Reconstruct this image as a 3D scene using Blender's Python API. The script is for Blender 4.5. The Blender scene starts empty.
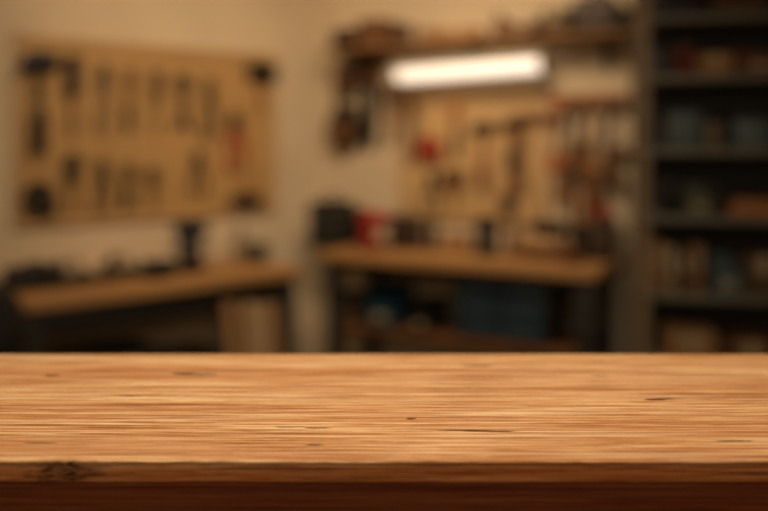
import bpy, bmesh, math, random
from mathutils import Matrix, Vector
random.seed(7)
SC = bpy.context.scene
COL = SC.collection
SC.view_settings.view_transform = 'Standard'
SC.view_settings.look = 'None'
R = math.radians
FPX, CX, HZ, CAMZ = 853.333, 384.0, 145.0, 1.40

# ------------------------------------------------------------ materials
def lin(h):
    h = h.lstrip('#')
    o = []
    for i in (0, 2, 4):
        c = int(h[i:i+2], 16) / 255
        o.append(c/12.92 if c <= .04045 else ((c+.055)/1.055)**2.4)
    return (*o, 1)

MATS = {}
def mat(name, hexc, rough=.6, metal=0, var=.25, scale=(6, 6, 6), bump=.0):
    if name in MATS: return MATS[name]
    m = bpy.data.materials.new(name); m.use_nodes = True
    nt = m.node_tree; N = nt.nodes; b = N['Principled BSDF']
    b.inputs['Roughness'].default_value = rough
    b.inputs['Metallic'].default_value = metal
    tc = N.new('ShaderNodeTexCoord'); mp = N.new('ShaderNodeMapping')
    mp.inputs['Scale'].default_value = scale
    nz = N.new('ShaderNodeTexNoise'); nz.inputs['Scale'].default_value = 1.0
    nz.inputs['Detail'].default_value = 4
    rp = N.new('ShaderNodeValToRGB')
    c = lin(hexc)
    rp.color_ramp.elements[0].position = .3
    rp.color_ramp.elements[1].position = .7
    rp.color_ramp.elements[0].color = (*[x*(1-var) for x in c[:3]], 1)
    rp.color_ramp.elements[1].color = (*[min(1, x*(1+var*.6)) for x in c[:3]], 1)
    L = nt.links.new
    L(tc.outputs['Object'], mp.inputs['Vector']); L(mp.outputs['Vector'], nz.inputs['Vector'])
    L(nz.outputs['Fac'], rp.inputs['Fac']); L(rp.outputs['Color'], b.inputs['Base Color'])
    if bump:
        bp = N.new('ShaderNodeBump'); bp.inputs['Strength'].default_value = bump
        L(nz.outputs['Fac'], bp.inputs['Height']); L(bp.outputs['Normal'], b.inputs['Normal'])
    MATS[name] = m
    return m

WALL = mat('painted_plaster', '#dcc5a2', .9, 0, .14, (1.3, 1.3, 1.3), .05)
FLOOR = mat('concrete', '#5b5046', .8, 0, .25, (3, 3, 3), .1)
CEIL = mat('ceiling_paint', '#b5a68f', .9, 0, .06)
BWOOD = mat('bench_wood', '#b5854f', .6, 0, .3, (2, 30, 30))
DWOOD = mat('dark_wood', '#3f2a19', .6, 0, .3, (30, 30, 3))
TWOOD = mat('tool_wood', '#9c6631', .5, 0, .25, (40, 40, 6))
PALE = mat('pale_wood', '#c79f6c', .6, 0, .25, (30, 30, 2))
BRWN = mat('brown_wood', '#6e4522', .6, 0, .3, (20, 20, 4))
STEEL = mat('tool_steel', '#6d6860', .4, .7, .2, (20, 20, 20))
DSTEEL = mat('dark_steel', '#241f1a', .5, .3, .3, (20, 20, 20))
BLACK = mat('black_rubber', '#15120e', .6, 0, .3, (20, 20, 20))
GREYP = mat('grey_paint', '#2c2a24', .5, .1, .2, (8, 8, 8))
EDGE = mat('grey_green_paint', '#625c4c', .5, .1, .25, (8, 8, 8))
LGREY = mat('light_grey_paint', '#8c7555', .5, .1, .15, (8, 8, 8))
RED = mat('red_plastic', '#a01d0e', .5, 0, .15, (9, 9, 9))
DRED = mat('dark_red_paint', '#7a2815', .5, 0, .2, (9, 9, 9))
BLUE = mat('blue_plastic', '#21404f', .5, 0, .35, (14, 14, 14))
SLATE = mat('slate_blue_plastic', '#53625f', .5, 0, .2, (8, 8, 8))
ORAN = mat('orange_plastic', '#a85f26', .5, 0, .2, (9, 9, 9))
CARD = mat('cardboard', '#a1774a', .8, 0, .2, (10, 10, 10))
DCARD = mat('dark_cardboard', '#573e26', .8, 0, .2, (10, 10, 10))
CREAM = mat('cream_plastic', '#ad9870', .5, 0, .1, (9, 9, 9))
YEL = mat('dull_yellow_plastic', '#3d2f18', .5, 0, .15, (9, 9, 9))
GREEN = mat('olive_plastic', '#53523a', .5, 0, .2, (9, 9, 9))
WHITE = mat('white_enamel', '#b8a98e', .4, 0, .05, (9, 9, 9))
LEATH = mat('dark_leather', '#38230f', .6, 0, .3, (12, 12, 12), .1)

def peg_mat(name, hexc):
    m = mat(name, hexc, .7, 0, .12, (2, 8, 8))
    nt = m.node_tree; N = nt.nodes; L = nt.links.new
    b = N['Principled BSDF']; src = b.inputs['Base Color'].links[0].from_socket
    tc = N.new('ShaderNodeTexCoord'); sp = N.new('ShaderNodeSeparateXYZ'); L(tc.outputs['Object'], sp.inputs[0])
    sq = []
    for ax in ('X', 'Z'):
        a = N.new('ShaderNodeMath'); a.operation = 'MULTIPLY'; a.inputs[1].default_value = 1/.03; L(sp.outputs[ax], a.inputs[0])
        f = N.new('ShaderNodeMath'); f.operation = 'FRACT'; L(a.outputs[0], f.inputs[0])
        s = N.new('ShaderNodeMath'); s.operation = 'SUBTRACT'; s.inputs[1].default_value = .5; L(f.outputs[0], s.inputs[0])
        q = N.new('ShaderNodeMath'); q.operation = 'MULTIPLY'; L(s.outputs[0], q.inputs[0]); L(s.outputs[0], q.inputs[1])
        sq.append(q)
    ad = N.new('ShaderNodeMath'); ad.operation = 'ADD'; L(sq[0].outputs[0], ad.inputs[0]); L(sq[1].outputs[0], ad.inputs[1])
    lt = N.new('ShaderNodeMath'); lt.operation = 'LESS_THAN'; lt.inputs[1].default_value = .012; L(ad.outputs[0], lt.inputs[0])
    mx = N.new('ShaderNodeMix'); mx.data_type = 'RGBA'; L(lt.outputs[0], mx.inputs[0]); L(src, mx.inputs[6])
    mx.inputs[7].default_value = (.05, .03, .015, 1); L(mx.outputs[2], b.inputs['Base Color'])
    return m
PEGL = peg_mat('pegboard_tan', '#bd935a')
PEGB = peg_mat('pegboard_pale', '#cba46e')

def emis(name, col, st):
    m = bpy.data.materials.new(name); m.use_nodes = True
    N = m.node_tree.nodes; b = N['Principled BSDF']
    b.inputs['Base Color'].default_value = (.9, .9, .9, 1)
    b.inputs['Emission Color'].default_value = col
    b.inputs['Emission Strength'].default_value = st
    return m
GLOW = emis('lamp_glow', (1, .84, .67, 1), .78)

# ------------------------------------------------------------ the table wood
def table_wood(name, cracks, knots, tint=None):
    m = bpy.data.materials.new(name); m.use_nodes = True
    nt = m.node_tree; N = nt.nodes; L = nt.links.new; b = N['Principled BSDF']
    tc = N.new('ShaderNodeTexCoord')
    def noise(sc, det=5, dist=0., rough=.6, off=(0, 0, 0)):
        mp = N.new('ShaderNodeMapping'); mp.inputs['Scale'].default_value = sc; mp.inputs['Location'].default_value = off
        nz = N.new('ShaderNodeTexNoise'); nz.inputs['Scale'].default_value = 1
        nz.inputs['Detail'].default_value = det; nz.inputs['Distortion'].default_value = dist
        nz.inputs['Roughness'].default_value = rough
        L(tc.outputs['Object'], mp.inputs['Vector']); L(mp.outputs['Vector'], nz.inputs['Vector'])
        return nz.outputs['Fac']
    def ramp(f, stops):
        r = N.new('ShaderNodeValToRGB'); cr = r.color_ramp
        while len(cr.elements) < len(stops): cr.elements.new(.5)
        for e, (p, c) in zip(cr.elements, stops): e.position = p; e.color = c
        L(f, r.inputs['Fac']); return r.outputs['Color']
    def mix(mode, fac, a, c):
        x = N.new('ShaderNodeMix'); x.data_type = 'RGBA'; x.blend_type = mode
        if isinstance(fac, (int, float)): x.inputs[0].default_value = fac
        else: L(fac, x.inputs[0])
        L(a, x.inputs[6])
        if isinstance(c, tuple): x.inputs[7].default_value = c
        else: L(c, x.inputs[7])
        return x.outputs[2]
    g = lambda v: (v, v, v, 1)
    base = ramp(noise((1.2, 19, 90), 6, .1), [(.3, lin('#bd8a56')), (.43, lin('#d0a270')), (.55, lin('#dfb986')), (.7, lin('#ecd1a6'))])
    mid = ramp(noise((2.6, 120, 360), 6, .05, .72), [(.33, lin('#9a6437')), (.44, lin('#d4ac82')), (.53, g(1)), (.8, g(1))])
    fine = ramp(noise((6.5, 330, 950), 6, .0, .8), [(.32, lin('#643a1c')), (.45, lin('#cfab88')), (.54, g(1))])
    col = mix('MULTIPLY', .6, base, mid)
    col = mix('MULTIPLY', 1.0, col, fine)
    thin = ramp(noise((3.4, 260, 700), 3, .05, .5, (3, 7, 1)), [(.59, g(0)), (.65, g(1))])
    col = mix('MIX', mix('MULTIPLY', 1.0, thin, (.7, .7, .7, 1)), col, lin('#84491f'))
    patch = ramp(noise((2.4, 16, 60), 4, .3, .55, (8, 2, 0)), [(.48, g(0)), (.7, g(1))])
    col = mix('MIX', mix('MULTIPLY', 1.0, patch, (.4, .4, .4, 1)), col, lin('#a96c3d'))
    lite = ramp(noise((2.6, 170, 420), 4, .05, .5, (1, 4, 9)), [(.57, g(0)), (.67, g(1))])
    col = mix('MIX', mix('MULTIPLY', 1.0, lite, (.42, .42, .42, 1)), col, lin('#f3dfba'))
    sp = N.new('ShaderNodeSeparateXYZ'); L(tc.outputs['Object'], sp.inputs[0])
    wob = noise((25, 120, 200), 3, .5)
    def M(op, a, c=None):
        n = N.new('ShaderNodeMath'); n.operation = op
        for i, v in enumerate((a, c)):
            if v is None: continue
            if isinstance(v, (int, float)): n.inputs[i].default_value = v
            else: L(v, n.inputs[i])
        return n.outputs[0]
    tot = None
    for (x0, y0, a, w) in cracks:
        dx = M('DIVIDE', M('SUBTRACT', sp.outputs['X'], x0), a)
        wy = M('ADD', M('SUBTRACT', sp.outputs['Y'], y0), M('MULTIPLY', M('SUBTRACT', wob, .5), w*2.6))
        dy = M('DIVIDE', wy, w)
        d = M('ADD', M('MULTIPLY', dx, dx), M('MULTIPLY', dy, dy))
        f = M('SUBTRACT', 1.0, M('MINIMUM', d, 1.0))
        f = M('MINIMUM', M('MULTIPLY', f, 2.2), 1.0)
        tot = f if tot is None else M('MAXIMUM', tot, f)
    if tot is not None:
        top = M('GREATER_THAN', sp.outputs['Z'], -.002)
        col = mix('MIX', M('MULTIPLY', M('MULTIPLY', tot, top), .86), col, lin('#32150a'))
    # shade on the board's sides is put into their colour, darker than its top
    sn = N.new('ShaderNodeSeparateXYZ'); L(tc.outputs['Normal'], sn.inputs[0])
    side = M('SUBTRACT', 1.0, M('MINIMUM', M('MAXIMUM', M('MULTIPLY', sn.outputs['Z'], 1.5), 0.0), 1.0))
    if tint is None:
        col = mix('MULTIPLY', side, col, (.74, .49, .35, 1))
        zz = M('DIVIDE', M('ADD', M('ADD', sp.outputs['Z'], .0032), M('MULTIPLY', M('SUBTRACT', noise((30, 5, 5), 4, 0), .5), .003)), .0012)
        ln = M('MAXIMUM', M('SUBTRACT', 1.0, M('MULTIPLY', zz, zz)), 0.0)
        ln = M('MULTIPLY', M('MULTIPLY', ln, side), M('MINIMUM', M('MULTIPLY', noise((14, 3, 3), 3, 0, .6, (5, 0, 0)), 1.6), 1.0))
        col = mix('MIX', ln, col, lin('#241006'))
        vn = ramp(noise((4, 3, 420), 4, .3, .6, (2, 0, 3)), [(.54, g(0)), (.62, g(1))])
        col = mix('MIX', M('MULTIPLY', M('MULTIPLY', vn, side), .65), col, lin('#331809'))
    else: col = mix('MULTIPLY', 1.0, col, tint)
    for (x0, z0, a, h) in knots:
        n1 = M('MULTIPLY', M('SUBTRACT', noise((60, 60, 300), 5, .5, .7), .5), .075)
        n2 = M('MULTIPLY', M('SUBTRACT', noise((60, 60, 300), 5, .5, .7, (9, 3, 4)), .5), .016)
        dx = M('DIVIDE', M('ADD', M('SUBTRACT', sp.outputs['X'], x0), n1), a)
        dz = M('DIVIDE', M('ADD', M('SUBTRACT', sp.outputs['Z'], z0), n2), h)
        d = M('SQRT', M('ADD', M('MULTIPLY', dx, dx), M('MULTIPLY', dz, dz)))
        fall = M('MAXIMUM', M('SUBTRACT', 1.0, d), 0.0)
        br = M('MINIMUM', M('MAXIMUM', M('MULTIPLY', M('SUBTRACT', noise((70, 60, 520), 4, 1.2, .65, (4, 4, 4)), .40), 6.0), 0.0), 1.0)
        body = M('MULTIPLY', M('MINIMUM', M('MULTIPLY', fall, 2.0), 1.0), M('ADD', M('MULTIPLY', br, .8), .2))
        fr = M('LESS_THAN', sp.outputs['Y'], .003)
        col = mix('MIX', M('MULTIPLY', M('MULTIPLY', body, fr), .95), col, lin('#1a0903'))
    L(col, b.inputs['Base Color'])
    b.inputs['Roughness'].default_value = .75
    b.inputs['Specular IOR Level'].default_value = .15
    bp = N.new('ShaderNodeBump'); bp.inputs['Strength'].default_value = .25; bp.inputs['Distance'].default_value = .001
    L(noise((4, 240, 700), 5, .0), bp.inputs['Height']); L(bp.outputs['Normal'], b.inputs['Normal'])
    return m

# ------------------------------------------------------------ mesh builder
class MB:
    def __init__(s): s.bm = bmesh.new()
    def box(s, c, d, rot=None, bev=0.):
        mt = Matrix.Translation(c) @ (rot.to_4x4() if rot else Matrix()) @ Matrix.Diagonal((*d, 1))
        r = bmesh.ops.create_cube(s.bm, size=1, matrix=mt)
        if bev:
            es = {e for v in r['verts'] for e in v.link_edges}
            bmesh.ops.bevel(s.bm, geom=list(es), offset=bev, segments=2, affect='EDGES', profile=.5)
        return s
    def cyl(s, p0, p1, r0, r1=None, seg=16):
        p0, p1 = Vector(p0), Vector(p1); d = p1-p0
        q = d.to_track_quat('Z', 'Y').to_matrix().to_4x4()
        bmesh.ops.create_cone(s.bm, cap_ends=True, segments=seg, radius1=r0, radius2=r0 if r1 is None else r1,
                              depth=d.length, matrix=Matrix.Translation((p0+p1)/2) @ q)
        return s
    def ball(s, c, d):
        bmesh.ops.create_uvsphere(s.bm, u_segments=14, v_segments=9, radius=.5, matrix=Matrix.Translation(c) @ Matrix.Diagonal((*d, 1)))
        return s
    def tube(s, pts, r, seg=10):
        pts = [Vector(p) for p in pts]
        rings = []
        up = Vector((0, .02, 1)).normalized()
        for i, p in enumerate(pts):
            t = (pts[min(i+1, len(pts)-1)] - pts[max(i-1, 0)]).normalized()
            a = t.cross(up)
            if a.length < .1: a = t.cross(Vector((1, 0, 0)))
            a.normalize(); bb = t.cross(a)
            rings.append([s.bm.verts.new(p + a*math.cos(k*2*math.pi/seg)*r + bb*math.sin(k*2*math.pi/seg)*r) for k in range(seg)])
        for a, b2 in zip(rings, rings[1:]):
            for k in range(seg):
                s.bm.faces.new((a[k], a[(k+1) % seg], b2[(k+1) % seg], b2[k]))
        s.bm.faces.new(rings[0]); s.bm.faces.new(rings[-1])
        return s
    def lathe(s, prof, c=(0, 0, 0), rot=None, seg=24):
        T = Matrix.Translation(c) @ (rot.to_4x4() if rot else Matrix())
        rings = []
        for (r, z) in prof:
            r = max(r, .0004)
            rings.append([s.bm.verts.new(T @ Vector((r*math.cos(k*2*math.pi/seg), r*math.sin(k*2*math.pi/seg), z))) for k in range(seg)])
        for a, b2 in zip(rings, rings[1:]):
            for k in range(seg):
                s.bm.faces.new((a[k], a[(k+1) % seg], b2[(k+1) % seg], b2[k]))
        s.bm.faces.new(rings[0]); s.bm.faces.new(rings[-1])
        return s
    def prism(s, pts, y0, y1, rot=None, c=(0, 0, 0)):
        T = Matrix.Translation(c) @ (rot.to_4x4() if rot else Matrix())
        a = [s.bm.verts.new(T @ Vector((x, y0, z))) for x, z in pts]
        b2 = [s.bm.verts.new(T @ Vector((x, y1, z))) for x, z in pts]
        n = len(pts)
        s.bm.faces.new(a); s.bm.faces.new(b2[::-1])
        for k in range(n): s.bm.faces.new((a[k], b2[k], b2[(k+1) % n], a[(k+1) % n]))
        return s
    def build(s, name, m, parent=None):
        bmesh.ops.recalc_face_normals(s.bm, faces=s.bm.faces)
        me = bpy.data.meshes.new(name); s.bm.to_mesh(me); s.bm.free()
        for p in me.polygons: p.use_smooth = True
        me.set_sharp_from_angle(angle=R(35))
        me.materials.append(m)
        o = bpy.data.objects.new(name, me); COL.objects.link(o); o.parent = parent
        return o
def RX(a): return Matrix.Rotation(R(a), 3, 'X')
def RY(a): return Matrix.Rotation(R(a), 3, 'Y')
def RZ(a): return Matrix.Rotation(R(a), 3, 'Z')

def thing(name, label, cat, loc=(0, 0, 0), rz=0, group=None, ry=0, rx=0):
    o = bpy.data.objects.new(name, None); COL.objects.link(o); o.empty_display_size = .05
    o.location = loc; o.rotation_euler = (R(rx), R(ry), R(rz))
    o['label'] = label; o['category'] = cat
    if group: o['group'] = group
    return o
def struct(o): o['kind'] = 'structure'; return o

# ------------------------------------------------------------ frames: walls of the room
class Frame:
    def __init__(s, o, phi): s.o = Vector(o); s.phi = phi; a = R(phi); s.x = Vector((math.cos(a), math.sin(a))); s.n = Vector((math.sin(a), -math.cos(a)))
    def w(s, lx, out, z): p = s.o + s.x*lx + s.n*out; return (p.x, p.y, z)     # out = distance into the room
    def hit(s, px, py, out):                                                   # where a sight line meets a plane parallel to the wall
        r = Vector(((px-CX)/FPX, 1)); t = (out + s.n.dot(s.o))/s.n.dot(r)
        return (r*t - s.o).dot(s.x), CAMZ-(py-HZ)/FPX*t, t
C0 = (-.363, 5.0)
LW = Frame(C0, 42); BW = Frame(C0, -28)
SH = Frame(((638-CX)/FPX*3.2, 3.2), -12)

# ------------------------------------------------------------ shell
def wall(name, p, q, h=2.7, th=.1, side=1):
    p, q = Vector(p), Vector(q); d = (q-p); n = Vector((-d.y, d.x)).normalized()*th*side
    bm = bmesh.new()
    a = [bm.verts.new((v.x, v.y, z)) for z in (0, h) for v in (p, q, q+n, p+n)]
    for f in ((0, 1, 2, 3), (4, 5, 6, 7), (0, 1, 5, 4), (1, 2, 6, 5), (2, 3, 7, 6), (3, 0, 4, 7)): bm.faces.new([a[i] for i in f])
    mb = MB(); mb.bm.free(); mb.bm = bm
    return struct(mb.build(name, WALL))
lw_end = LW.w(-4.6, 0, 0)[:2]; bw_end = BW.w(3.6, 0, 0)[:2]
wall('wall_left', C0, lw_end, side=-1)
wall('wall_back', C0, bw_end)
wall('wall_right', bw_end, (bw_end[0], -1.6))
wall('wall_front', (bw_end[0], -1.6), (lw_end[0], -1.6), side=1)
wall('wall_side', (lw_end[0], -1.6), lw_end, side=1)
struct(MB().box((-.5, 1.8, -.05), (8, 7.2, .1)).build('floor', FLOOR))
struct(MB().box((-.5, 1.8, 2.75), (8, 7.2, .1)).build('ceiling', CEIL))
struct(MB().box((-2.3, -.008, .05), (4.5, .016, .1)).build('baseboard_left', DWOOD)).matrix_world = Matrix.Translation((*C0, 0)) @ Matrix.Rotation(R(42), 4, 'Z')
struct(MB().box((1.8, -.008, .05), (3.5, .016, .1)).build('baseboard_back', DWOOD)).matrix_world = Matrix.Translation((*C0, 0)) @ Matrix.Rotation(R(-28), 4, 'Z')

# ------------------------------------------------------------ foreground table
TZ = 1.12; HH = CAMZ-TZ
D1 = HH*FPX/(461-HZ); D2 = HH*FPX/(354-HZ); DEP = D2-D1
def tp(px, py): t = HH*FPX/(py-HZ); return (px-CX)/FPX*t, t-D1
cr = []
for (px, py, a, w) in ((52, 375.5, 8, 1.3), (186, 374, 16, 1.1), (207, 374.5, 12, .9), (655, 399.5, 12, 1.1), (668, 398.5, 18, .7), (466, 430.5, 32, .7), (490, 431.5, 30, .6), (318, 428, 16, .7), (290, 427, 18, .7),
                       (411, 418.5, 6, .8), (130, 396, 12, .5), (600, 376, 10, .5), (735, 441, 22, .6), (40, 443, 20, .7), (478, 366, 18, .6), (315, 445, 10, .8)):
    x, y = tp(px, py); t = y+D1
    cr.append((x, y, a/FPX*t, w/FPX*t*t/HH*1.0))
kx = (65-CX)/FPX*D1
WTOP = table_wood('table_wood', cr, [(kx, -.010, .042, .0135)])
WDARK = table_wood('shaded_apron_wood', [], [], tint=(.24, .115, .07, 1))  # table wood tinted dark, putting the apron's shade into its colour
table = thing('wooden_table', 'light brown grained wooden table with a dark underside, across the whole foreground', 'table', (0, D1, TZ))
bm = bmesh.new()
TH = .0195; NX = 160; W = 1.05
prof = [(DEP, -TH), (DEP, -.001), (DEP-.001, 0), (DEP*.5, 0), (.0022, 0), (.0006, -.0007), (0, -.0022), (0, -TH*.5), (0.0003, -TH+.001), (.0015, -TH)]
rng = random.Random(3)
wav = [0]*(NX+1)
for i in range(NX+1):
    wav[i] = .00025*math.sin(i*.31)+.0002*math.sin(i*.83+1)+rng.uniform(-.0004, .0004)
rows = []
for i in range(NX+1):
    x = -W + 2*W*i/NX
    rows.append([bm.verts.new((x, y + (wav[i] if j >= 4 else 0), z + (wav[i]*.5 if j in (5, 6) else 0))) for j, (y, z) in enumerate(prof)])
for a, b2 in zip(rows, rows[1:]):
    for k in range(len(prof)): bm.faces.new((a[k], b2[k], b2[(k+1) % len(prof)], a[(k+1) % len(prof)]))
bm.faces.new(rows[0]); bm.faces.new(rows[-1])
mb = MB(); mb.bm.free(); mb.bm = bm
mb.build('tabletop', WTOP, table)
AP = .05
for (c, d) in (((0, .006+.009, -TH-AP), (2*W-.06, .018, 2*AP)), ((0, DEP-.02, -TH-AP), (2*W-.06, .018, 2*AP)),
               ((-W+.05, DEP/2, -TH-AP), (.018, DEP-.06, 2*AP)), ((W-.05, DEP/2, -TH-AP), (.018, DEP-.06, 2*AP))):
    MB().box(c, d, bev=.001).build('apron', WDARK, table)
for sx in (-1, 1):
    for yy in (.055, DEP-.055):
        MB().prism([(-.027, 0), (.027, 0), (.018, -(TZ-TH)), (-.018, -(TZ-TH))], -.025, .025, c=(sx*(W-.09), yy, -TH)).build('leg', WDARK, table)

# ------------------------------------------------------------ tools: origin at hanging point, hang towards -z, -y is the room side
def hammer(t, L, hm=DSTEEL, gm=BLACK, k=1.):
    MB().tube([(0, -.018, -.01), (0, -.018, -L*.5)], .008*k).build('handle', TWOOD if k < 1.8 else DWOOD, t)
    MB().lathe([(.009*k, 0), (.014*k, L*.05), (.015*k, L*.3), (.011*k, L*.42), (.008*k, L*.46)], (0, -.018-.004*k, -L)).build('grip', gm, t)
    h = L*.14*max(1, k*.8)
    MB().box((0, -.022, -h*.35), (L*.2, .026*k, h*.7), bev=.004).cyl((L*.1, -.022, -h*.35), (L*.17, -.022, -h*.35), .016*k, .018*k)\
        .prism([(-L*.09, 0), (-L*.09, -h*.7), (-L*.15, -h*.75), (-L*.22, -h*1.15), (-L*.17, -h*.35)], -.032, -.008).build('head', hm, t)
def screwdriver(t, L, gm=BLACK, k=1.):
    a = L*.5
    MB().lathe([(.006*k, 0), (.014*k, -.006), (.016*k, -a*.3), (.013*k, -a*.6), (.0155*k, -a*.8), (.008*k, -a)], (0, -.014-.006*k, 0), seg=10).build('handle', gm, t)
    MB().cyl((0, -.02, -a), (0, -.02, -L*.95), .009).prism([(-.007, -L*.93), (.007, -L*.93), (.010, -L*.97), (.008, -L), (-.008, -L), (-.010, -L*.97)], -.0225, -.0175).build('shaft', DSTEEL, t)
def chisel(t, L, gm=TWOOD, k=1.):
    a = L*.48
    MB().lathe([(.008*k, 0), (.014*k, -.008), (.016*k, -a*.4), (.011*k, -a*.85), (.009*k, -a)], (0, -.014-.006*k, 0), seg=14).build('handle', gm, t)
    MB().cyl((0, -.018, -a), (0, -.018, -a*1.12), .009*k, .006*k).prism([(-.006, -a*1.1), (.006, -a*1.1), (.013*k, -a*1.3), (.013*k, -L*.97), (.011*k, -L), (-.011*k, -L), (-.013*k, -L*.97), (-.013*k, -a*1.3)], -.021, -.016).build('blade', DSTEEL, t)
def wrench(t, L, m=STEEL):
    r = L*.15
    pts = []
    for q in range(-150, 151, 20):
        pts.append((math.sin(R(q))*r, -r + math.cos(R(q))*r))
    w = L*.075
    left = [(-w, -L*.8), (-r*.9, -L*.86), (-r*1.05, -L*.96), (-r*.7, -L), (-r*.35, -L*.9), (r*.35, -L*.9), (r*.7, -L), (r*1.05, -L*.96), (r*.9, -L*.86), (w, -L*.8)]
    MB().prism(pts + left[::-1], -.016, -.006).build('shank', m, t)
    MB().cyl((0, -.0165, -r), (0, -.0155, -r), r*.55).build('ring_opening', BLACK, t)
def pliers(t, L, gm=BLACK, k=1.):
    j = L*.33
    for s in (-1, 1):
        MB().prism([(0.001*s, 0), (s*.008*k, 0), (s*.017*k, -j*.5), (s*.018*k, -j), (s*.004, -j*1.1), (s*.001, -j*.5)], -.026, -.01).build('jaw', DSTEEL, t)
        MB().tube([(s*.008, -.022, -j*.95), (s*.014*k, -.022, -j*1.3), (s*.021*k, -.022, -L*.65), (s*.022*k, -.022, -L*.85), (s*.016*k, -.022, -L)], .0078*k if gm is RED else .0115).build('handle', gm, t)
    MB().cyl((0, -.031, -j*.95), (0, -.006, -j*.95), .010*k).build('pivot', DSTEEL, t)
def mallet(t, L, m=BRWN):
    h = L*.34
    MB().prism([(-L*.32, 0), (L*.32, 0), (L*.28, -h), (-L*.28, -h)], -.062, -.008).build('head', m, t)
    MB().lathe([(.013, 0), (.015, -L*.2), (.011, -L*.5), (.009, -(L-h))], (0, -.035, -h), seg=12).build('handle', TWOOD, t)
def tape(t, D, m=BLACK, fm=YEL):
    r = D/2
    pts = [(math.cos(R(a))*r, -r+math.sin(R(a))*r) for a in range(0, 271, 15)] + [(r, -D)]
    MB().prism(pts, -.045, -.008).build('case', m, t)
    MB().cyl((0, -.048, -r), (0, -.044, -r), r*.5, seg=24).build('face_disc', fm, t)
    MB().box((r+.005, -.026, -D+.006), (.02, .02, .003)).box((r+.014, -.026, -D+.001), (.002, .02, .014)).build('tape_hook', STEEL, t)
def brush(t, L, w, m=DWOOD):
    MB().prism([(-.007, 0), (.007, 0), (.012, -L*.25), (.01, -L*.4), (w*.5, -L*.5), (-w*.5, -L*.5), (-.01, -L*.4), (-.012, -L*.25)], -.026, -.01).build('handle', TWOOD, t)
    MB().box((0, -.018, -L*.56), (w*1.03, .022, L*.13)).build('ferrule', STEEL, t)
    MB().prism([(-w*.5, -L*.62), (w*.5, -L*.62), (w*.54, -L), (-w*.54, -L)], -.028, -.008).build('bristles', m, t)
def handsaw(t, L, w, bmt=STEEL):
    MB().prism([(-w*.5, -L*.24), (w*.5, -L*.24), (w*.1, -L), (-w*.45, -L)], -.012, -.009).build('blade', bmt, t)
    o = [(-w*.5, -L*.3), (-w*.62, -L*.16), (-w*.5, 0), (-w*.1, -.0), (0, -L*.05), (w*.3, -.0), (w*.62, -L*.06), (w*.5, -L*.3), (0, -L*.27)]
    MB().prism(o, -.022, -.001).build('handle', BRWN, t)
    MB().box((0, -.0225, -L*.12), (w*.5, .002, L*.07), bev=.0008).build('grip_opening', BLACK, t)
def square(t, L):
    MB().box((0, -.018, -L*.12), (L*.62, .02, L*.1), bev=.002).build('stock', BRWN, t)
    MB().box((-L*.22, -.018, -L*.58), (L*.15, .004, L*.84)).build('blade', BRWN, t)
def barclamp(t, L, pm=ORAN, k=1., bm_=DSTEEL):
    MB().box((0, -.02, -L*.5), (.014*k, .022, L)).build('bar', bm_, t)
    MB().prism([(-.015*k, -.005), (.05*k, -.005), (.055*k, -.035*k), (.035*k, -.03*k), (-.015*k, -.055*k)], -.034, -.006).build('fixed_jaw', pm, t)
    z = -L*.6
    MB().prism([(-.02*k, z+.03*k), (.035*k, z+.02*k), (.055*k, z+.03*k), (.055*k, z-.005), (-.02*k, z-.04*k)], -.036, -.004).build('sliding_jaw', pm, t)
    MB().tube([(.03*k, -.02, z), (.03*k, -.02, z-.06*k)], .005*k).lathe([(.007*k, 0), (.014*k, -.01), (.015*k, -.07*k), (.009*k, -.08*k)], (.03*k, -.024, z-.05*k), seg=12).build('handle', BRWN, t)
def toolbag(t, L, q=.55, m=LEATH):
    w = L*q
    MB().tube([(-w*.35, -.03, -L*.38), (-w*.25, -.025, -L*.12), (0, -.02, 0), (w*.25, -.025, -L*.12), (w*.35, -.03, -L*.38)], .009).build('strap', BLACK, t)
    MB().prism([(-w*.3, -L*.36), (-w*.1, -L*.28), (w*.2, -L*.31), (w*.36, -L*.4), (w*.5, -L*.75), (w*.33, -L*.93), (-w*.1, -L), (-w*.36, -L*.88), (-w*.5, -L*.66)], -.09, -.006).build('bag', m, t)
    MB().prism([(-w*.28, -L*.56), (w*.26, -L*.58), (w*.3, -L*.8), (0, -L*.88), (-w*.26, -L*.8)], -.108, -.09).build('pocket', BRWN, t)

# ------------------------------------------------------------ standing things: origin at base centre, -y is the front
def toolbox(t, w, d, h, m=GREYP, hm=BLACK):
    MB().box((0, 0, h*.33), (w, d, h*.66), bev=.006).build('body', m, t)
    MB().prism([(-w/2, h*.66), (w/2, h*.66), (w*.44, h*.86), (-w*.44, h*.86)], -d/2, d/2).build('lid', m, t)
    MB().tube([(-w*.2, 0, h*.85), (-w*.19, 0, h), (w*.19, 0, h), (w*.2, 0, h*.85)], .008).build('handle', hm, t)
    for s in (-1, 1): MB().box((s*w*.3, -d/2-.004, h*.64), (w*.09, .012, h*.16), bev=.002).build('latch', STEEL, t)
def box(t, w, d, h, m=CARD, lid=None):
    MB().box((0, 0, h*.44), (w, d, h*.88), bev=.003).build('body', m, t)
    MB().box((0, 0, h*.93), (w*1.04, d*1.04, h*.14), bev=.003).build('lid', lid or m, t)
def cardbox(t, w, d, h, m=CARD):
    MB().box((0, 0, h*.49), (w, d, h*.98), bev=.002).build('body', m, t)
    for s in (-1, 1): MB().box((0, s*d*.25, h*.99), (w*.995, d*.48, .004)).build('flap', m, t)
    MB().box((0, -d/2-.001, h*.75), (.04, .002, h*.45)).build('packing_tape', CREAM, t)
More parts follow.
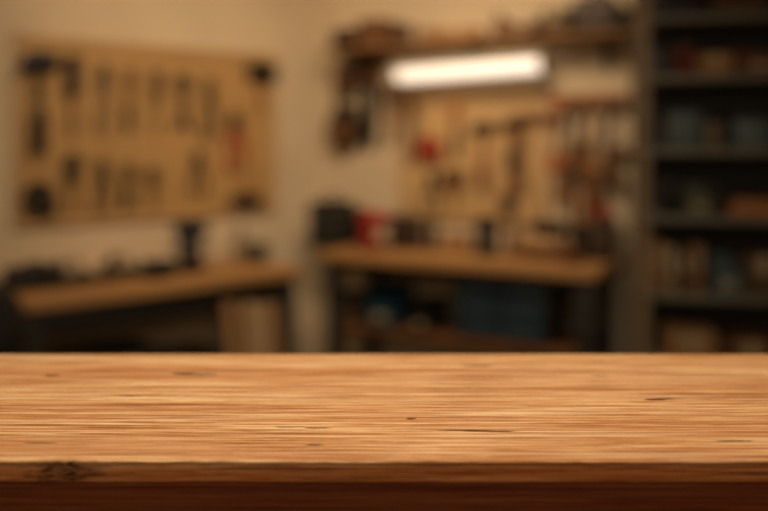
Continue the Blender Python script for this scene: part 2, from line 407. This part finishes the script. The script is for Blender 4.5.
def bin_(t, w, d, h, m=BLUE):
    e = .006
    MB().prism([(-w*.46, 0), (w*.46, 0), (w*.5, h), (w*.5-e, h), (w*.46-e, e), (-w*.46+e, e), (-w*.5+e, h), (-w*.5, h)], -d/2, d/2)\
        .prism([(-w*.46, 0), (w*.46, 0), (w*.48, h*.62), (-w*.48, h*.62)], -d/2, -d/2+e).prism([(-w*.46, 0), (w*.46, 0), (w*.5, h), (-w*.5, h)], d/2-e, d/2).build('body', m, t)
    MB().box((0, -d/2-.004, h*.3), (w*.4, .008, h*.16)).build('label_holder', CREAM, t)
def can(t, r, h, m, lid=STEEL):
    MB().lathe([(r*.97, 0), (r, .003), (r, h*.9), (r*.95, h*.93)]).build('body', m, t)
    MB().lathe([(r*.95, h*.92), (r*1.02, h*.93), (r*1.02, h*.985), (r*.9, h), (r*.1, h*.99)]).build('lid', lid, t)
def bottle(t, r, h, m, cap):
    MB().lathe([(r*.9, 0), (r, .005), (r, h*.6), (r*.8, h*.72), (r*.35, h*.8), (r*.33, h*.86)]).build('body', m, t)
    MB().lathe([(r*.38, h*.85), (r*.38, h*.92), (r*.12, h)]).build('cap', cap, t)
def dowel_pot(t, r, h, m, L, dm):
    MB().lathe([(r*.85, 0), (r, h), (r*.92, h), (r*.8, .01)]).build('pot', m, t)
    rr = random.Random(int(L*1000))
    for i in range(6):
        a = i*60+15; ax, ay = math.cos(R(a)), math.sin(R(a)); l2 = L*rr.uniform(.75, 1)
        MB().cyl((ax*r*.35, ay*r*.35, .012), (ax*r*.35+ax*.10*l2, ay*r*.35+ay*.04*l2, l2), .009, seg=8).build('dowel', dm[i % len(dm)], t)
def drill(t, k=1., m=RED):
    MB().lathe([(.02*k, -.09*k), (.034*k, -.08*k), (.036*k, 0), (.03*k, .06*k), (.022*k, .07*k)], (0, 0, .17*k), RY(90)).build('motor_body', m, t)
    MB().lathe([(.02*k, 0), (.021*k, .02*k), (.012*k, .045*k)], (.07*k, 0, .17*k), RY(90)).cyl((.11*k, 0, .17*k), (.16*k, 0, .17*k), .003*k).build('chuck', DSTEEL, t)
    MB().prism([(-.06*k, .15*k), (.005*k, .15*k), (-.006*k, .1*k), (-.012*k, .05*k), (-.08*k, .05*k), (-.07*k, .11*k)], -.022*k, .022*k).build('grip', m, t)
    MB().box((-.03*k, 0, .028*k), (.12*k, .07*k, .056*k), bev=.006*k).build('battery', DRED, t)
    MB().box((.002*k, 0, .12*k), (.014*k, .014*k, .028*k), bev=.002).build('trigger', BLACK, t)
def vise(t, k=1.):
    MB().lathe([(.07*k, 0), (.072*k, .02*k), (.045*k, .035*k), (.04*k, .06*k)]).build('base', DSTEEL, t)
    MB().box((0, .03*k, .11*k), (.1*k, .09*k, .11*k), bev=.008*k).box((0, -.005*k, .18*k), (.13*k, .03*k, .05*k), bev=.003*k).build('fixed_jaw', BLACK, t)
    MB().box((0, -.045*k, .175*k), (.13*k, .03*k, .06*k), bev=.003*k).box((0, -.085*k, .11*k), (.07*k, .1*k, .06*k), bev=.006*k).box((0, -.05*k, .14*k), (.08*k, .035*k, .08*k), bev=.003*k).build('moving_jaw', BLACK, t)
    MB().cyl((0, -.13*k, .11*k), (0, -.175*k, .11*k), .016*k).build('screw', STEEL, t)
    MB().cyl((-.08*k, -.165*k, .11*k), (.08*k, -.165*k, .11*k), .006*k).ball((-.08*k, -.165*k, .11*k), (.02*k,)*3).ball((.08*k, -.165*k, .11*k), (.02*k,)*3).build('handle_bar', STEEL, t)
def plane_(t, L, m=DSTEEL):
    MB().box((0, 0, .012), (L, .06, .024), bev=.003).prism([(-L*.2, .024), (L*.2, .024), (L*.08, .05), (-L*.08, .05)], -.03, .03).build('sole', m, t)
    MB().prism([(-L*.42, .024), (-L*.28, .024), (-L*.26, .06), (-L*.22, .1), (-L*.3, .115), (-L*.4, .09)], -.011, .011).build('tote', DWOOD, t)
    MB().lathe([(.012, 0), (.01, .015), (.02, .04), (.012, .055)], (L*.33, 0, .024)).build('knob', DWOOD, t)
    MB().box((-L*.02, 0, .07), (.006, .045, .11), RY(-35)).build('blade', STEEL, t)
def offcut(t, w, d, h, m):
    MB().box((0, 0, h/2), (w, d, h), bev=.002).build('board', m, t)

# ------------------------------------------------------------ left wall: tool board
lx0, zt, _ = LW.hit(13, 33, .0); lx1, _, _ = LW.hit(273, 60, .0); zt = 1.4+112/FPX*3.83; zb = 1.4-83/FPX*3.83
def board(F, lx0, lx1, zb, zt, pm, fm, label, name='tool_board', hooks=()):
    w = lx1-lx0; h = zt-zb
    t = thing(name, label, 'tool board', F.w((lx0+lx1)/2, 0, zb), F.phi)
    MB().box((0, -.013, h/2), (w-.02, .012, h-.02)).build('panel', pm, t)
    for (c, d) in (((0, -.0125, .015), (w, .025, .03)), ((0, -.0125, h-.015), (w, .025, .03)), ((-w/2+.015, -.0125, h/2), (.03, .025, h-.06)), ((w/2-.015, -.0125, h/2), (.03, .025, h-.06))):
        MB().box(c, d, bev=.002).build('frame_rail', fm, t)
    for (lx, z) in hooks:
        x = lx-(lx0+lx1)/2; zz = z-zb
        MB().tube([(x, -.015, zz), (x, -.03, zz-.003), (x, -.052, zz-.003), (x, -.056, zz+.008)], .0025, 6).build('hook', STEEL, t)
    return t
TL = [
 (38, 52, 154, hammer, dict(gm=BLACK, k=2.4), 'hammer', 'large black hammer hanging highest at the far left end of the tan tool board'),
 (72, 56, 138, screwdriver, dict(k=2.4), 'screwdriver', 'long black screwdriver right of the large black hammer on the tan tool board'),
 (104, 64, 134, pliers, dict(gm=LGREY, k=1.6), 'pliers', 'grey-handled pliers in the upper row of the tan tool board'),
 (130, 68, 132, chisel, dict(gm=BRWN, k=1.6), 'chisel', 'brown-handled chisel right of the grey-handled pliers, upper row of tan board'),
 (156, 70, 134, screwdriver, dict(gm=DWOOD, k=1.8), 'screwdriver', 'dark brown screwdriver in the middle of the upper row on the tan board'),
 (183, 74, 132, wrench, dict(m=DSTEEL), 'wrench', 'dark steel wrench in the upper row of the tan tool board'),
 (209, 77, 140, pliers, dict(gm=BLACK, k=1.4), 'pliers', 'black-handled pliers in the upper row, right of the dark steel wrench'),
 (235, 112, 170, pliers, dict(gm=RED, k=2.1), 'pliers', 'red-handled pliers near the right end of the tan tool board'),
 (260, 64, 112, mallet, dict(m=DSTEEL), 'mallet', 'dark-headed mallet at the top right corner of the tan tool board'),
 (38, 182, 214, tape, dict(m=DSTEEL), 'tape_measure', 'round black tape measure at the bottom left of the tan tool board'),
 (72, 154, 212, screwdriver, dict(gm=BLACK, k=2.4), 'screwdriver', 'short thick black screwdriver in the lower row of the tan tool board'),
 (102, 158, 212, pliers, dict(gm=BLACK, k=1.6), 'pliers', 'black pliers in the lower row, right of the thick black screwdriver'),
 (128, 163, 209, chisel, dict(gm=DWOOD, k=1.9), 'chisel', 'dark-handled chisel in the lower row of the tan tool board'),
 (152, 166, 207, screwdriver, dict(gm=DWOOD, k=1.8), 'screwdriver', 'small dark brown screwdriver at the middle of the lower row on the tan board'),
 (198, 150, 194, pliers, dict(gm=BLACK, k=1.6), 'pliers', 'small black pliers in the lower row, left of the red-handled pliers'),
 (246, 180, 224, brush, dict(w=.18), 'paint_brush', 'wide brown brush at the bottom right of the tan tool board'),
]
hk = []; todo = []
for (px, y0, y1, fn, kw, nm, lb) in TL:
    lx, z0, t_ = LW.hit(px, y0, .03); _, z1, _ = LW.hit(px, y1, .03)
    z1 = max(z1, zb+.035); z0 = min(z0, zt-.04)
    hk.append((lx, z0)); todo.append((LW.w(lx, .019, z0), LW.phi, fn, z0-z1, kw, nm, lb, 'tools hung on the tan tool board'))
board(LW, lx0, lx1, zb, zt, PEGL, PALE, 'wide tan wooden tool board on the left wall above the bench', hooks=hk)
def hang(loc, phi, fn, L, kw, nm, lb, gr):
    t = thing(nm, lb, nm.replace('_', ' '), loc, phi, gr)
    fn(t, L, **kw)
for a in todo: hang(*a)

# ------------------------------------------------------------ left bench
def bench(F, lxa, lxb, out0, out1, z, th, label, top, legm, shelf=None, lw=.07, rail=.1):
    w = lxb-lxa; d = out1-out0
    t = thing('workbench', label, 'workbench', F.w((lxa+lxb)/2, (out0+out1)/2, 0), F.phi)
    MB().box((0, 0, z-th/2), (w, d, th), bev=.005).build('benchtop', top, t)
    for sx in (-1, 1):
        for sy in (-1, 1):
            MB().box((sx*(w/2-lw), sy*(d/2-lw*.8), (z-th)/2), (lw, lw, z-th), bev=.003).build('leg', legm, t)
    MB().box((0, -(d/2-lw*.8), z-th-rail/2), (w-3*lw, .03, rail), bev=.002).build('rail', legm, t)
    if shelf:
        MB().box((0, 0, shelf), (w-2.1*lw, d-.05, .025), bev=.002).build('lower_shelf', BRWN, t)
    return t
la = LW.hit(18, 290, .6)[0]; lb_ = LW.hit(304, 270, .6)[0]
bench(LW, la, lb_, .02, .6, .80, .05, 'left workbench with a brown wooden top, below the tan tool board', BWOOD, GREYP)
def put(F, px, out, z, nm, cat, lb, fn, *a, group=None, rz=0, **kw):
    lx, _, t_ = F.hit(px, 200, out)
    t = thing(nm, lb, cat, F.w(lx, out, z), F.phi+rz, group)
    fn(t, *a, **kw); return t
put(LW, 82, .33, .80, 'hand_plane', 'hand plane', 'dark hand plane lying at the left on the left workbench', plane_, .30, group='planes on the left workbench')
put(LW, 128, .30, .80, 'hand_plane', 'hand plane', 'dark hand plane lying nearer the vise on the left workbench', plane_, .24, group='planes on the left workbench')
put(LW, 158, .42, .80, 'storage_box', 'box', 'small dark lidded box beside the vise on the left workbench', box, .12, .08, .08, GREYP)
put(LW, 190, .28, .80, 'bench_vise', 'vise', 'black metal bench vise standing on the left workbench', vise, 1.15, rz=-25)
put(LW, 240, .20, .80, 'glue_bottle', 'bottle', 'grey bottle with pointed cap on the right part of the left workbench', bottle, .032, .19, LGREY, BLACK)
put(LW, 258, .28, .80, 'paint_can', 'can', 'short dark can beside the grey bottle on the left workbench', can, .045, .1, DSTEEL)
put(LW, 34, .3, .80, 'tool_case', 'tool case', 'black tool case at the far left end of the left workbench', toolbox, .22, .16, .10, BLACK)
for i, (px, w_, m_, lb) in enumerate(((234, .055, CARD, 'tan board leaning at the left workbench, leftmost of three'), (254, .045, PALE, 'palest board leaning at the left workbench, middle of three'), (275, .05, CARD, 'tan board leaning at the left workbench, rightmost of three'))):
    lx, _, _ = LW.hit(px, 320, .66)
    t = thing('wooden_board', lb, 'board', LW.w(lx, .72, 0), LW.phi, 'boards leaning under the left bench', rx=-8)
    MB().box((0, 0, .35), (w_, .02, .70-.03*i), bev=.002).build('plank', m_, t)
for px, w_, h_, lb in ((110, .36, .5, 'large black storage crate under the middle of the left workbench'), (185, .3, .42, 'smaller black storage crate under the left workbench, right of the large one')):
    put(LW, px, .33, 0, 'storage_crate', 'crate', lb, box, w_, .34, h_, BLACK, GREYP, group='crates under the left bench')
P = ((0-CX)/FPX*2.75, 2.75)
t = thing('shop_vacuum', 'black drum-shaped shop vacuum cut off by the left edge of the photo', 'vacuum', (P[0]-.12, P[1], 0), 10)
MB().lathe([(.16, .05), (.19, .08), (.19, .70), (.17, .74)]).build('drum', BLACK, t)
MB().lathe([(.18, .735), (.2, .75), (.2, .82), (.15, .93), (.06, .97)]).build('motor_head', BLACK, t)
MB().tube([(-.06, 0, .94), (-.05, 0, 1.0), (.05, 0, 1.0), (.06, 0, .94)], .012).build('handle', BLACK, t)
MB().tube([(0, -.18, .6), (.02, -.26, .58), (.06, -.3, .4), (.0, -.3, .1), (-.15, -.26, .035)], .025).build('hose', BLACK, t)
for a in (45, 135, 225, 315):
    c = (math.cos(R(a))*.14, math.sin(R(a))*.14)
    MB().cyl((c[0], c[1]-.012, .025), (c[0], c[1]+.012, .025), .025).cyl((c[0], c[1], .025), (c[0], c[1], .07), .008).build('caster', DSTEEL, t)

# ------------------------------------------------------------ back wall
ba = BW.hit(318, 250, .51)[0]; bb_ = BW.hit(598, 270, .51)[0]
bench(BW, ba, bb_, .0, .51, .85, .05, 'back workbench with a brown wooden top below the lamp', BWOOD, GREYP, shelf=.46, rail=.035)
lx, _, _ = BW.hit(498, 300, .45)
t = thing('drawer_cabinet', 'dark cabinet with blue drawers under the back workbench', 'cabinet', BW.w(lx, .24, .4725), BW.phi)
cw, ch = .46, .285
MB().box((0, .0, ch/2), (cw, .36, ch), bev=.003).build('body', GREYP, t)
for i in range(3):
    for j in range(2):
        x = (j-.5)*cw*.48; z = ch*(.18+.32*i)
        d = MB().box((x, -.187, z), (cw*.41, .018, ch*.23), bev=.003).build('drawer', BLUE, t)
        MB().tube([(x-.04, -.192, z), (x-.035, -.212, z), (x+.035, -.212, z), (x+.04, -.192, z)], .006, 8).build('handle', STEEL, d)
for px, w_, h_, m_, lb in ((352, .13, .14, DCARD, 'dark brown bin on the lower shelf of the back workbench, leftmost'), (392, .16, .2, BLUE, 'blue bin on the lower shelf of the back workbench'), (430, .11, .14, GREYP, 'dark grey bin on the lower shelf, beside the blue drawers')):
    put(BW, px, .3, .4725, 'storage_bin', 'bin', lb, bin_, w_, .26, h_, m_, group='bins under the back bench')
pa = BW.hit(402, 88, 0)[0]; pb = BW.hit(548, 80, 0)[0]; zt2 = 1.4+58/FPX*4.7; zb2 = 1.4-78/FPX*4.5
TB = [
 (430, 136, 160, tape, dict(m=RED, fm=DRED), 'tape_measure', 'round red tape measure on the pale back tool board'),
 (412, 98, 165, handsaw, dict(w=.06), 'hand_saw', 'small hand saw at the left edge of the pale back tool board'),
 (455, 170, 206, mallet, dict(m=BRWN), 'mallet', 'brown wooden mallet low on the pale back tool board'),
 (456, 102, 155, chisel, dict(gm=ORAN, k=1.6), 'chisel', 'orange-brown chisel high on the pale back tool board'),
 (484, 122, 190, hammer, dict(gm=DRED, k=1.75, hm=DWOOD), 'hammer', 'hammer with dark red grip in the middle of the pale back tool board'),
 (433, 172, 212, pliers, dict(gm=DWOOD, k=1.5), 'pliers', 'dark brown pliers below the red tape measure'),
 (512, 120, 172, hammer, dict(gm=DWOOD, k=1.75), 'hammer', 'short hammer with dark brown grip near the right end of the pale back tool board'),
 (508, 180, 212, brush, dict(w=.08), 'paint_brush', 'small brown brush under the short hammer on the back tool board'),
 (537, 108, 195, square, dict(), 'try_square', 'wooden try square at the right end of the pale back tool board'),
]
hk = []; todo = []
for (px, y0, y1, fn, kw, nm, lb) in TB:
    lx, z0, _ = BW.hit(px, y0, .03); _, z1, _ = BW.hit(px, y1, .03)
    hk.append((lx, z0)); todo.append((BW.w(lx, .019, z0), BW.phi, fn, z0-z1, kw, nm, lb, 'tools hung on the back tool board'))
board(BW, pa, pb, zb2, zt2, PEGB, PALE, 'pale tool board on the back wall under the long lamp', hooks=hk)
for a in todo: hang(*a)
r0 = BW.hit(554, 90, 0)[0]; r1 = BW.hit(628, 90, 0)[0]; zr = BW.hit(590, 98, 0)[1]
t = thing('clamp_rack', 'wooden rail holding bar clamps on the back wall beside the shelving', 'rack', BW.w((r0+r1)/2, 0, zr), BW.phi)
MB().box((0, -.012, 0), (r1-r0, .024, .04), bev=.003).build('rail', TWOOD, t)
CL = [(560, 96, 205, ORAN, TWOOD, 'bar clamp with orange-brown jaws, leftmost on the wooden rail'), (577, 98, 182, BRWN, DSTEEL, 'brown-jawed bar clamp, second from left on the rail'),
      (594, 94, 215, TWOOD, TWOOD, 'long tan bar clamp, third from left on the wooden rail'), (612, 98, 190, BRWN, DWOOD, 'dark-barred clamp nearest the shelving on the wooden rail')]
for px, y0, y1, m_, m2, lb in CL:
    lx, z0, _ = BW.hit(px, y0, .03); _, z1, _ = BW.hit(px, y1, .03)
    hang(BW.w(lx-.015, .024, z0), BW.phi, barclamp, z0-z1, dict(pm=m_, k=1.5, bm_=m2), 'bar_clamp', lb, 'bar clamps on the back wall')
for (px, y0, y1, fn, kw, nm, lb) in ((350, 88, 150, toolbag, dict(q=.6), 'tool_bag', 'large dark leather tool bag hanging on the back wall near the corner'),
                                     (352, 52, 96, toolbag, dict(q=.6, m=DWOOD), 'tool_bag', 'small dark brown bag hanging high, above the large tool bag'),
                                     (374, 56, 150, handsaw, dict(w=.12, bmt=DSTEEL), 'hand_saw', 'large dark hand saw left of the pale back tool board'),
                                     (394, 84, 145, handsaw, dict(w=.08, bmt=BRWN), 'hand_saw', 'narrow brown hand saw hanging right beside the large hand saw'),):
    lx, z0, _ = BW.hit(px, y0, .0); _, z1, _ = BW.hit(px, y1, .0)
    t = thing(nm, lb, nm.replace('_', ' '), BW.w(lx, .006, z0), BW.phi)
    fn(t, z0-z1, **kw)
    MB().cyl((0, .006, -.008), (0, -.05, -.004), .004, seg=8).build('nail', STEEL, t)
sa = BW.hit(338, 40, .12)[0]; sb = BW.hit(632, 30, .12)[0]; ZS = 1.93
t = thing('wall_shelf', 'long brown wall shelf crowded with boxes above the lamp', 'shelf', BW.w((sa+sb)/2, 0, ZS), BW.phi)
MB().box((0, -.13, -.0075), (sb-sa, .26, .015), bev=.002).build('board', CARD, t)
for q in (-.42, -.0, .42):
    x = q*(sb-sa)
    b_ = MB(); b_.box((x, -.01, -.1), (.025, .008, .15)); b_.box((x, -.11, -.02), (.025, .2, .008)); b_.box((x, -.085, -.09), (.012, .19, .008), RX(-43)); b_.build('bracket', DSTEEL, t)
US = [(348, box, (.12, .16, .11, DWOOD), 'small_chest', 'chest', 'dark wooden chest at the left end of the wall shelf'),
      (378, box, (.16, .18, .15, BRWN), 'wooden_box', 'box', 'tall brown lidded box second from left on the wall shelf'),
      (404, can, (.05, .12, DCARD), 'paint_can', 'can', 'dark brown can left of centre on the wall shelf'),
      (428, can, (.045, .09, CARD), 'paint_can', 'can', 'lighter brown can beside the dark can on the wall shelf'),
      (462, cardbox, (.2, .18, .07, CARD), 'cardboard_box', 'box', 'low cardboard box in the middle of the wall shelf'),
      (500, bottle, (.035, .15, BRWN, BLACK), 'bottle', 'bottle', 'brown bottle right of the cardboard box on the wall shelf'),
      (524, bin_, (.14, .16, .09, BRWN), 'storage_bin', 'bin', 'brown open bin on the wall shelf above the right end of the lamp'),
      (558, cardbox, (.13, .16, .13, DCARD), 'cardboard_box', 'box', 'dark cardboard box right of the open bin on the wall shelf'),
      (597, toolbox, (.2, .17, .2, DWOOD), 'toolbox', 'toolbox', 'dark brown toolbox at the right end of the wall shelf'),
      (622, can, (.035, .11, BLACK), 'paint_can', 'can', 'black can at the extreme right end of the wall shelf')]
for (px, fn, a, nm, cat, lb) in US:
    put(BW, px, .13, ZS, nm, cat, lb, fn, *a)
# lamp
l0 = BW.hit(397, 70, .17); l1 = BW.hit(543, 62, .17); LL = l1[0]-l0[0]; ZL = 1.82
t = thing('light_fixture', 'long bright fluorescent lamp under the wall shelf', 'lamp', BW.w((l0[0]+l1[0])/2, .17, ZL), BW.phi, ry=-1.8)
MB().prism([(-.045, .03), (.045, .03), (.06, .0), (-.06, .0)], -LL/2, LL/2, rot=RZ(90)).build('housing', WHITE, t)
MB().box((0, 0, -.04), (LL-.02, .10, .08), bev=.02).build('diffuser', GLOW, t)
for s in (-1, 1):
    MB().box((s*LL/2, 0, -.02), (.012, .12, .10), bev=.004).build('end_cap', WHITE, t)
    MB().cyl((s*LL*.35, 0, .03), (s*LL*.35, 0, ZS-.012-ZL-s*LL*.35*.03), .004, seg=8).build('hanger', STEEL, t)
B = .85
put(BW, 332, .22, B, 'toolbox', 'toolbox', 'large dark grey toolbox at the left end of the back workbench', toolbox, .18, .2, .28, GREYP)
put(BW, 355, .12, B, 'storage_box', 'box', 'black lidded box behind the red drill on the back workbench', box, .10, .10, .20, BLACK)
put(BW, 377, .34, B, 'cordless_drill', 'drill', 'red cordless drill standing on the back workbench', drill, 1.0, rz=14)
put(BW, 406, .14, B, 'tool_case', 'tool case', 'brown-black case right of the red drill on the back workbench', toolbox, .16, .13, .19, DWOOD)
put(BW, 432, .16, B, 'glue_bottle', 'bottle', 'dark slim bottle between the case and the low tan box', bottle, .028, .18, DWOOD, BLACK)
put(BW, 456, .14, B, 'wooden_box', 'box', 'low tan wooden box at the middle of the back workbench', box, .13, .12, .08, CARD)
put(BW, 487, .24, B, 'paint_can', 'can', 'black can standing alone at the middle of the back workbench', can, .055, .19, BLACK, BLACK)
put(BW, 512, .13, B, 'glue_bottle', 'bottle', 'brown bottle with dark cap right of the black can on the back workbench', bottle, .03, .2, BRWN, BLACK)
put(BW, 545, .19, B, 'wood_block', 'wood block', 'long brown wood block, bottom of the pile on the back workbench', offcut, .22, .16, .06, BRWN, group='wood offcuts on the back workbench')
put(BW, 541, .19, B+.06, 'wood_block', 'wood block', 'pale wood block in the middle of the pile on the back workbench', offcut, .18, .13, .05, PALE, rz=6, group='wood offcuts on the back workbench')
put(BW, 549, .19, B+.11, 'wood_block', 'wood block', 'dark wood block topping the pile on the back workbench', offcut, .15, .1, .07, DWOOD, rz=-8, group='wood offcuts on the back workbench')
put(BW, 570, .36, B, 'paint_can', 'can', 'squat brown can before the pile of wood on the back workbench', can, .04, .1, BRWN, BRWN)
put(BW, 579, .15, B, 'dowel_pot', 'pot', 'dark pot holding tan and brown wooden rods at the right of the back workbench', dowel_pot, .05, .16, DSTEEL, .38, [TWOOD, BRWN, ORAN])
put(BW, 604, .13, B, 'storage_box', 'box', 'tall dark lidded box at the right end of the back workbench', box, .10, .12, .2, DWOOD)
put(BW, 604, .13, B+.2, 'paint_can', 'can', 'small red can on the dark box at the right end of the back workbench', can, .035, .065, RED, RED)
t = thing('gap_shade_sheet', 'added dark sheet standing in for the shade in the gap between bench and shelving', 'board', BW.w(1.885, .16, 0), BW.phi, rx=-5)  # dark panel added where only wall shadow darkens this gap
MB().box((0, 0, .6), (.19, .02, 1.2), bev=.002).build('panel', DWOOD, t)

# ------------------------------------------------------------ shelving unit at right
SW, SD, STOP = .86, .36, 2.25
t = thing('shelving_unit', 'tall dark metal shelving unit filled with boxes at the right edge', 'shelving', SH.w(SW/2, 0, 0), SH.phi)
for sx in (-1, 1):
    for yy in (.02, SD-.02):
        MB().prism([(-.02, 0), (.02, 0), (.02, STOP), (-.02, STOP)], -.0015, .0015, c=(sx*(SW/2-.02), yy + (-.018 if yy < .1 else .018), 0)).prism([(-.0015, 0), (.0015, 0), (.0015, STOP), (-.0015, STOP)], -.018, .018, c=(sx*(SW/2-.0015), yy, 0)).build('post', LGREY, t)
ZB = [2.13, 1.888, 1.663, 1.389, 1.137, .845, .55, .12]
for z in ZB:
    MB().box((0, SD/2, z-.015), (SW-.008, SD-.005, .03), bev=.002).build('shelf', GREYP if z > 1.9 else EDGE, t)
MB().box((0, SD-.001, STOP/2), (SW-.01, .002, STOP)).build('back_panel', BLACK, t)
def sput(px, yb, z, nm, cat, lb, fn, *a, gr=None, **kw):
    lx, _, _ = SH.hit(px, 200, -yb)
    tt = thing(nm, lb, cat, SH.w(lx, -yb, z), SH.phi, gr); fn(tt, *a, **kw)
Z1, Z2, Z3, Z4, Z5, Z6 = ZB[1:7]
sput(678, .16, Z1, 'storage_box', 'box', 'black lidded box on the top visible shelf of the shelving unit, left one', box, .16, .2, .12, BLACK)
sput(735, .16, Z1, 'storage_box', 'box', 'dark brown lidded box on the top visible shelf of the shelving unit, right one', box, .2, .2, .13, DCARD)
sput(662, .12, Z2, 'storage_box', 'box', 'dark box left of the red can on the upper shelf', box, .07, .14, .11, GREYP)
sput(684, .12, Z2, 'paint_can', 'can', 'red can on the upper shelf of the shelving unit', can, .04, .12, DRED)
sput(712, .14, Z2, 'cardboard_box', 'box', 'brown cardboard box on the upper shelf of the shelving unit', cardbox, .12, .18, .08, CARD)
sput(755, .14, Z2, 'storage_bin', 'bin', 'brown bin at the right of the upper shelf', bin_, .15, .2, .10, BRWN)
sput(683, .14, Z3, 'storage_box', 'box', 'slate blue lidded box on the second visible shelf', box, .11, .18, .14, SLATE)
sput(713, .12, Z3, 'glass_jar', 'jar', 'grey jar beside the slate blue box', can, .03, .11, LGREY, BLACK)
sput(747, .14, Z3, 'storage_box', 'box', 'slate box with a dark lid right of the grey jar', box, .12, .18, .12, SLATE, GREYP)
sput(668, .12, Z4, 'paint_can', 'can', 'black can at the left of the middle shelf', can, .04, .12, BLACK)
sput(695, .14, Z4, 'storage_bin', 'bin', 'olive bin on the middle shelf of the shelving unit', bin_, .11, .2, .11, GREEN)
for i, (m_, w_, lb) in enumerate(((ORAN, .22, 'orange-brown board, bottom of the stack on the middle shelf'), (TWOOD, .2, 'shorter brown board on top of the stack on the middle shelf'))):
    sput(756, .14, Z4+i*.03, 'wood_board', 'board', lb, offcut, w_, .2, .03, m_, gr='boards stacked on the middle shelf')
for i, (px, m_, h_, lb) in enumerate(((657, CARD, .19, 'brown upright binder, first from the left on the lower shelf'), (669, CREAM, .17, 'cream upright binder, second from the left on the lower shelf'), (681, DCARD, .16, 'dark upright binder, third from the left on the lower shelf'), (694, CARD, .18, 'wide brown upright binder, fourth from the left on the lower shelf'))):
    lx, _, _ = SH.hit(px, 200, -.14)
    tt = thing('binder', lb, 'binder', SH.w(lx, -.14, Z5), SH.phi, 'binders on the lower shelf')
    MB().box((0, 0, h_/2), (.034, .2, h_), bev=.004).build('cover', m_, tt)
    MB().cyl((0, -.1005, h_*.25), (0, -.1, h_*.25), .01).build('finger_hole', BLACK, tt)
    MB().box((0, -.1005, h_*.68), (.022, .001, h_*.3)).build('spine_label', CREAM, tt)
sput(722, .14, Z5, 'storage_bin', 'bin', 'slate bin right of the binders on the lower shelf', bin_, .1, .2, .13, SLATE)
sput(758, .14, Z5, 'cardboard_box', 'box', 'dark cardboard box at the right of the lower shelf', cardbox, .13, .2, .15, DCARD)
sput(688, .14, Z6, 'cardboard_box', 'box', 'brown cardboard box low in the shelving unit just above the table', cardbox, .17, .2, .15, CARD)
sput(746, .14, Z6, 'cardboard_box', 'box', 'lower brown cardboard box at the bottom right corner above the table', cardbox, .16, .2, .13, BRWN)

# ------------------------------------------------------------ light
def area(name, loc, target, size, e, col, sy=None, spread=180):
    l = bpy.data.lights.new(name, 'AREA'); l.energy = e; l.color = col; l.size = size; l.spread = R(spread)
    if sy: l.shape = 'RECTANGLE'; l.size_y = sy
    o = bpy.data.objects.new(name, l); COL.objects.link(o); o.location = loc
    o.rotation_euler = (Vector(target)-Vector(loc)).to_track_quat('-Z', 'Y').to_euler()
    return o
WARM = (1, .76, .51)
area('table_light', (0, 1.15, 2.4), (0, .95, 1.1), .8, 21.5, (1, .87, .70), .5)
area('front_fill_light', (0, -.9, 2.0), (0, .7, 1.05), .6, 12, (1, .78, .55))  # unseen fill added behind the camera to lift the table's front face
area('left_wall_light', (-.55, 3.0, 2.5), (-1.0, 4.4, 1.2), .4, 8, WARM, spread=135)
area('back_wall_light', (.2, 3.2, 2.5), (.45, 4.6, 1.2), .4, 9.5, WARM, spread=135)
w = bpy.data.worlds.new('world'); SC.world = w; w.use_nodes = True
w.node_tree.nodes['Background'].inputs[0].default_value = (1, .75, .5, 1)
w.node_tree.nodes['Background'].inputs[1].default_value = .05

# ------------------------------------------------------------ camera
cam = bpy.data.cameras.new('camera'); co = bpy.data.objects.new('camera', cam); COL.objects.link(co)
co.location = (0, 0, CAMZ); co.rotation_euler = (R(90), 0, 0)
cam.lens = 40; cam.sensor_width = 36; cam.shift_y = -(255.5-HZ)/768
cam.clip_start = .05
cam.dof.use_dof = True; cam.dof.focus_distance = .86; cam.dof.aperture_fstop = 1.5; cam.dof.aperture_ratio = .8
SC.camera = co
